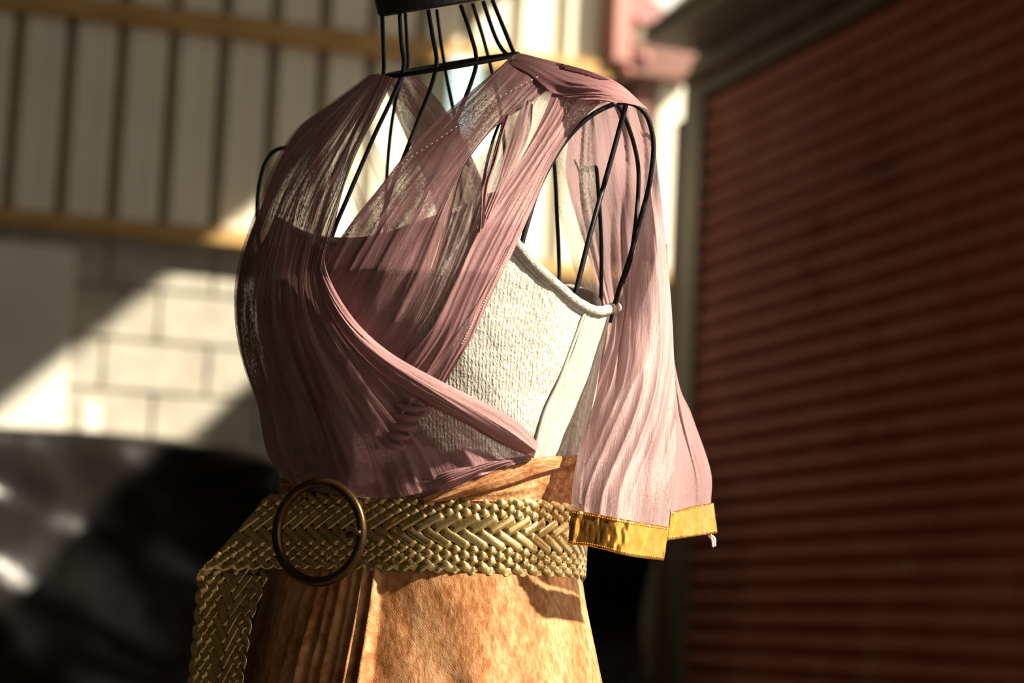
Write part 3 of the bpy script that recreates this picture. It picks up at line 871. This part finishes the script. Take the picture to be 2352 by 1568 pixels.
# cape sleeve: hangs from the shoulder behind the armhole hoops
def D(l, Y): return [(x, y, q) for (x, y), q in zip(l, Y)]
drape('cape_inner', [
   D([(1310, 290), (1300, 400), (1330, 520), (1372, 650), (1395, 760), (1350, 920), (1318, 1060)], [2.02, 2.07, 2.08, 2.07, 2.06, 2.05, 2.04]),
   D([(1352, 262), (1362, 390), (1390, 520), (1412, 650), (1420, 780), (1392, 920), (1372, 1060)], [1.99, 2.05, 2.06, 2.05, 2.03, 2.02, 2.01]),
   D([(1400, 232), (1430, 380), (1450, 520), (1460, 650), (1460, 800), (1450, 920), (1440, 1060)], [1.97, 2.03, 2.04, 2.03, 2.01, 2.0, 2.0]),
   D([(1478, 244), (1504, 350), (1514, 480), (1520, 650), (1525, 800), (1525, 920), (1520, 1060)], [1.965, 1.99, 2.01, 2.01, 2.00, 1.99, 1.98])],
   M['tulle_cape'], n=4, amp=.014, seed=41, depth=True, m=130, k=70)
drape('cape_inner', [
   D([(1262, 330), (1270, 420), (1300, 560), (1345, 700)], [2.08, 2.10, 2.11, 2.11]),
   D([(1310, 300), (1335, 420), (1362, 560), (1395, 700)], [2.06, 2.09, 2.10, 2.10])], M['tulle_thin'], n=3, amp=.008, seed=42, depth=True, m=70, k=30)
hemA = [(1311, 1172), (1370, 1181), (1450, 1197), (1534, 1210)]
drape('cape_panel', [
   D([(1442, 640), (1428, 740), (1392, 850), (1352, 960), (1326, 1050), (1314, 1130), (1311, 1173)], [1.985, 1.975, 1.96, 1.945, 1.93, 1.92, 1.915]),
   D([(1462, 560), (1455, 700), (1430, 850), (1402, 960), (1385, 1060), (1374, 1130), (1370, 1182)], [1.985, 1.97, 1.95, 1.935, 1.925, 1.915, 1.910]),
   D([(1488, 430), (1495, 600), (1490, 800), (1476, 950), (1462, 1060), (1454, 1130), (1450, 1198)], [1.985, 1.975, 1.955, 1.94, 1.93, 1.92, 1.915]),
   D([(1496, 270), (1524, 500), (1542, 700), (1549, 850), (1553, 1000), (1546, 1110), (1535, 1212)], [1.975, 1.985, 1.98, 1.965, 1.955, 1.95, 1.945])],
   M['tulle_cape'], n=2.4, amp=.009, seed=43, depth=True, m=170, k=90)
drape('cape_panel', [
   D([(1520, 560), (1535, 800), (1545, 950), (1545, 1080), (1540, 1176)], [2.02, 2.02, 2.01, 2.0, 2.0]),
   D([(1528, 560), (1545, 800), (1572, 950), (1592, 1080), (1590, 1164)], [2.02, 2.03, 2.03, 2.03, 2.03]),
   D([(1532, 560), (1549, 840), (1590, 955), (1632, 1080), (1633, 1156)], [2.02, 2.04, 2.06, 2.07, 2.07])],
   M['tulle_cape'], n=2.5, amp=.012, seed=44, depth=True, m=130, k=50)
def trim(name, t, b, seed, k=80, m=14, amp=.008):
    T = catmull(t, k); B_ = catmull(b, k)
    U, Vv = np.meshgrid(np.linspace(0, 1, k), np.linspace(0, 1, m))
    Q = T[None] * (1 - Vv[..., None]) + B_[None] * Vv[..., None]
    h = folds(U, Vv * .3, seed, 3.2, amp * 1.1, .4, .3)
    cr = .0012 * (vnoise(U * 40 + seed, Vv * 6) - .5)
    P = atY(Q[..., 0], Q[..., 1], Q[..., 2] - h - cr)
    o = mesh_obj(name, P.reshape(-1, 3), grid_faces(m, k), M['foil'], wrap, True, label='shiny gold foil hem')
    md = o.modifiers.new('thick', 'SOLIDIFY'); md.thickness = .0008
    # stitches along both edges
    V, F = [], []
    for rowi in (1, m - 2):
        for j in range(1, k - 2, 2):
            a = P[rowi, j] + np.array([0, -.0012, 0]); b2 = P[rowi, j + 1] + np.array([0, -.0012, 0])
            v, f = tube_geo([a, (a + b2) / 2 + np.array([0, -.0004, 0]), b2], .0005, 5)
            n0 = len(V); V += list(v); F += [tuple(i + n0 for i in ff) for ff in f]
    mesh_obj('hem_stitching', V, F, M['foil'], o, True, kind='stuff')
    return o
trim('gold_trim', D([(1311, 1170), (1370, 1180), (1450, 1196), (1536, 1210)], [1.913, 1.908, 1.913, 1.943]),
     D([(1305, 1250), (1362, 1256), (1445, 1277), (1523, 1287)], [1.910, 1.905, 1.910, 1.940]), 51)
trim('gold_trim', D([(1540, 1176), (1590, 1163), (1637, 1155)], [1.998, 2.028, 2.068]),
     D([(1532, 1241), (1590, 1232), (1646, 1224)], [1.995, 2.025, 2.066]), 52, k=50)
for i, (pts) in enumerate([[(1630, 1230), (1636, 1238), (1638, 1256)], [(1632, 1228), (1641, 1236), (1642, 1254)], [(1627, 1230), (1633, 1234), (1637, 1244)]]):
    c_ = catmull(pts, 12); tube('loose_thread', atY(c_[:, 0], c_[:, 1], np.full(12, 2.062)), .0009, M['loose'], wrap, seg=6)
# running stitches on the straps
def stitches(name, pts, off, step=2, n=110, r=.0006):
    c_ = catmull(pts, n); P = on_body(c_[:, 0], c_[:, 1], off)
    V, F = [], []
    for j in range(0, n - 1, step):
        v, f = tube_geo([P[j], (P[j] + P[j + 1]) / 2, P[j] * .2 + P[j + 1] * .8], r, 5)
        n0 = len(V); V += list(v); F += [tuple(i + n0 for i in ff) for ff in f]
    mesh_obj(name, V, F, M['thread'], wrap, True, kind='stuff')
stitches('stitching', [(1272, 158), (1180, 205), (1090, 262), (1010, 318), (930, 370), (880, 415)], .0135, n=70, r=.0004)
stitches('stitching', [(1190, 545), (1150, 625), (1105, 705), (1060, 790)], .0165, n=90, r=.0005)

# ------------------------------------------------------------------ velvet skirt
skirt = thing('velvet_skirt', 'long peach crushed velvet skirt gathered under the gold belt', 'skirt')
STAB = np.array([[0.0, .36, .30], [.45, .27, .22], [.80, .200, .152], [.93, .170, .128], [.97, .163, .120], [1.02, .151, .110], [1.06, .140, .104], [1.10, .1365, .1005], [1.135, .1345, .1025]])
zs = np.concatenate([np.linspace(0.004, .88, 40), np.linspace(.885, 1.135, 90)])
K = 720
th = np.linspace(-math.pi, math.pi, K, endpoint=False)
TH, ZZ = np.meshgrid(th, zs)
a = np.interp(ZZ, STAB[:, 0], STAB[:, 1]) + .003; b = np.interp(ZZ, STAB[:, 0], STAB[:, 2]) + .003
# pleats gathered at the front under the buckle
def px_theta(px, py): return float(theta_of(on_body(px, py, .003)))
def bumpf(x, c, w_): return np.exp(-((x - c) / w_) ** 2)
def px2th(px, py=1400): return px_theta(px, py)
drop = np.clip((1.075 - ZZ) / .10, 0, 1)
h = np.zeros_like(TH)
for (px, wd, am) in ((690, 9, .0035), (722, 8, .007), (748, 7, .006), (772, 7, .007), (796, 7, .005), (822, 8, .011), (850, 9, .012)):
    c_ = px2th(px); wt = abs(px2th(px + wd) - px2th(px))
    c2 = c_ + (1.06 - ZZ) * (.25 * (c_ - px2th(790)))
    h += am * drop ** .7 * bumpf(TH, c2, wt * (1 + 1.4 * np.clip(1.0 - ZZ, 0, 1)))
h += (vnoise(TH * 3.2 + ZZ * 5, ZZ * 4 + 3) - .5) * .012 * drop
h += (vnoise(TH * 9 + ZZ * 30, ZZ * 24 + 3) - .5) * .0026 * drop
h += .02 * np.clip((.9 - ZZ), 0, 1) * np.sin(TH * 14 + 3 * np.sin(ZZ * 3))
c, s = np.cos(TH), np.sin(TH)
r = 1.0 / (np.abs(s) ** 2.1 + np.abs(c) ** 2.1) ** (1 / 2.1)
l = (a + h) * s * r; f = (b + h) * c * r
SP = np.stack([AX[0] + l * BL[0] + f * BF[0], AX[1] + l * BL[1] + f * BF[1], ZZ], -1)
uv = np.stack([TH * .16 * 1.0 / .3, ZZ / .3], -1).reshape(-1, 2)
mesh_obj('skirt_body', SP.reshape(-1, 3), grid_faces(len(zs), K, True), M['velvet'], skirt, True, uv=uv)
def vel_panel(name, guides, off, n, amp, seed, m=80, k=50):
    PXY = panel_pts(guides, m, k)
    U, Vv = np.meshgrid(np.linspace(0, 1, k), np.linspace(0, 1, m))
    h = folds(U, Vv, seed, n, amp, .6, .3) + .0035 * np.sin(np.pi * np.clip(U, 0, 1)) ** .5
    P = on_body(PXY[..., 0], PXY[..., 1], off + h)
    uv = np.stack([Vv * .5, U * .3], -1).reshape(-1, 2)
    o = mesh_obj(name, P.reshape(-1, 3), grid_faces(m, k), M['velvet'], skirt, True, uv=uv)
    md = o.modifiers.new('thick', 'SOLIDIFY'); md.thickness = .0012; md.offset = -1
    return o
vel_panel('waist_fold', [[(1060, 1132), (1150, 1100), (1230, 1074), (1330, 1052)], [(1060, 1165), (1150, 1165), (1240, 1165), (1330, 1168)]], .005, 3, .003, 61)
vel_panel('waist_fold', [[(965, 1142), (1060, 1100), (1150, 1066), (1235, 1050), (1330, 1045)], [(975, 1158), (1080, 1138), (1170, 1112), (1240, 1088), (1330, 1070)]], .011, 2, .003, 62)
vel_panel('waist_fold', [[(640, 1098), (665, 1100), (700, 1112)], [(645, 1190), (670, 1190), (700, 1190)]], .010, 3, .004, 63, m=40, k=40)

# ------------------------------------------------------------------ gold braided belt
belt = thing('braided_belt', 'gold braided leather belt with round bronze buckle and hanging folded end', 'belt')
W_ = .0615; NS = 14; ST = .0143; PER = NS * ST
TB = math.radians(-14)
tt = np.concatenate([np.linspace(TB, -math.pi, 160)[:-1], np.linspace(math.pi, math.radians(-13), 260)])
offs = np.interp(np.linspace(0, 1, len(tt)), [0, .25, .80, .92, 1], [.006, .006, .0065, .0095, .012])
pl = np.stack([body_pt(np.array([q]), 1.085, o2)[0, :2] for q, o2 in zip(tt, offs)])
# free end leaves the waist tangentially to the form's right
tg = pl[-1] - pl[-2]; tg /= np.linalg.norm(tg)
endp = atY(452, 1330, AX[1] - .012)[:2]
_b = pl[-1] + tg * .075
_q = np.linspace(0, 1, 90)[:, None]
ext = (1 - _q) ** 2 * pl[-1] + 2 * _q * (1 - _q) * _b + _q ** 2 * endp
ext = np.vstack([ext, endp + (endp - _b) * np.linspace(.02, .3, 12)[:, None]])
tail = ext[1:]
pl = np.vstack([pl, tail])
sl = np.r_[0, np.cumsum(np.linalg.norm(np.diff(pl, axis=0), axis=1))]
i_end = int(np.argmin(np.linalg.norm(pl - endp, axis=1)[len(tt):]) + len(tt))
UF = sl[i_end]
tn = np.gradient(pl, axis=0); tn /= np.linalg.norm(tn, axis=1)[:, None]
nn = np.stack([-tn[:, 1], tn[:, 0]], -1)
cc = pl - AX[:2]
flip = np.sign((nn[:len(tt)] * cc[:len(tt)]).sum(1).mean()); nn = nn * flip
for _ in range(6): nn[1:-1] = (nn[:-2] + nn[1:-1] * 2 + nn[2:]) / 4
nn /= np.linalg.norm(nn, axis=1)[:, None]
ZB = 1.0555
def belt_map(u, v, w_):
    u = np.asarray(u, float).copy(); v = np.asarray(v, float).copy(); w_ = np.asarray(w_, float).copy()
    fold = u + v > UF
    u2 = np.where(fold, UF - v, u); v2 = np.where(fold, UF - u, v); w2 = w_ - .0065 * np.clip((u + v - UF) / .006, 0, 1)
    hang = np.clip(-v2, 0, 1)
    x = np.interp(u2, sl, pl[:, 0]); y = np.interp(u2, sl, pl[:, 1])
    nx = np.interp(u2, sl, nn[:, 0]); ny = np.interp(u2, sl, nn[:, 1])
    # loosened tail sags a touch
    t_ = np.clip((u2 - (UF - .13)) / .13, 0, 1)
    z = ZB + v2 - .006 * t_ * t_
    xe = np.interp(UF, sl, pl[:, 0]); tw = np.clip(hang / .04, 0, 1)
    dx = x - xe
    x = xe + dx * (1 - tw * (.10 + 1.0 * hang)); y = y - dx * tw * .45
    x = x + nx * w2 - .10 * hang * hang - hang * .035
    y = y + ny * w2 + .02 * np.sin(hang * 9)
    return np.stack([x, y, z], -1)
OVER = [0, 1, 0, 1, 0, 1, 1, 1, 0, 0, 0, 1, 0, 1, 0]   # by row: 1 = rising strand on top
TOTAL = UF + .27
def strand(kk):
    du = ST / 2 / 7
    n = int(TOTAL / du)
    u = np.arange(n) * du
    ph = ((u + kk * ST) / PER) % 1.0
    tri = np.where(ph < .5, ph * 2, 2 - ph * 2)            # 0..1..0
    rise = ph < .5
    rowf = tri * NS
    ri = np.round(rowf).astype(int)
    over = np.array([OVER[min(max(q, 0), NS)] for q in ri])
    hgt = np.where(rise, over, 1 - over) * 2.0 - 1
    hgt = np.where((ri <= 0) | (ri >= NS), 0, hgt)
    ker = np.hanning(6)[:5] if False else np.array([.5, 1, 1, 1, .5]); ker /= ker.sum()
    hgt = np.convolve(np.pad(hgt, 2, 'edge'), ker, 'valid')
    vv = (.025 + .95 * tri) * W_
    vv = np.convolve(np.pad(vv, 3, 'edge'), np.ones(7) / 7, 'valid')
    wc = hgt * .0016
    dv = np.gradient(vv, du)
    T = np.stack([np.ones(n), dv], -1); T /= np.linalg.norm(T, axis=1)[:, None]
    Nn = np.stack([-T[:, 1], T[:, 0]], -1)
    hw = ST * math.sin(math.atan(2 * W_ / PER)) * .5 * .99
    # narrower where it dives
    hwv = hw * (.95 + .05 * hgt)
    cs = [(-1, -.0010), (-.88, -.0001), (-.55, .0005), (0, .0007), (.55, .0005), (.88, -.0001), (1, -.0010)]
    rows = []
    for (q, hh) in cs:
        rows.append(belt_map(u + Nn[:, 0] * hwv * q, vv + Nn[:, 1] * hwv * q, wc + hh))
    P = np.stack(rows, 1)
    keep = slice(0, n)
    return P[keep].reshape(-1, 3), n, len(cs)
for kk in range(NS):
    Pv, n, kc = strand(kk)
    mesh_obj('braid_strand', Pv, grid_faces(n, kc), M['gold'], belt, True)
# dark core so no light leaks between the strands
uu = np.linspace(.0, TOTAL - .004, 700)
for_v = np.linspace(.06, .94, 12) * W_
UU, VV = np.meshgrid(uu, for_v, indexing='ij')
core = belt_map(UU, VV, np.full_like(UU, -.0016))
M['core'] = pbr('belt_core', [(.3, (.06, .04, .015)), (.7, (.09, .06, .025))], 40, .7)
mesh_obj('belt_core', core.reshape(-1, 3), grid_faces(700, 12), M['core'], belt, True)
# buckle
bc = atY(733, 1222, 1.918)
fw = atY(838, 1222, 1.918) - atY(627, 1222, 1.918)
hr = np.linalg.norm(atY(733, 1108, 1.918) - atY(733, 1335, 1.918)) / 2
bx_ = np.array([math.cos(R(27)), -math.sin(R(27)), 0]) if False else np.array([math.cos(R(25)), -math.sin(R(25)), 0])
aa = np.linspace(0, 2 * math.pi, 96, endpoint=False)
rp = bc + np.cos(aa)[:, None] * bx_ * hr * .985 + np.sin(aa)[:, None] * np.array([0, 0, 1.0]) * hr
bz = np.array([-math.sin(R(25)), -math.cos(R(25)), 0])
tube('buckle_ring', rp, .0040, M['bronze'], belt, seg=16, closed=True)
pq = [bc + bx_ * hr * 1.0 + bz * .004, bc + bx_ * hr * .92 + bz * .006, bc + bx_ * hr * .76 + bz * .004 - UP * .001, bc + bx_ * hr * .62 - bz * .004 - UP * .003]
tube('buckle_prong', catmull(pq, 16), [.0026] * 12 + [.0024, .002, .0016, .001], M['bronze'], belt, seg=10)
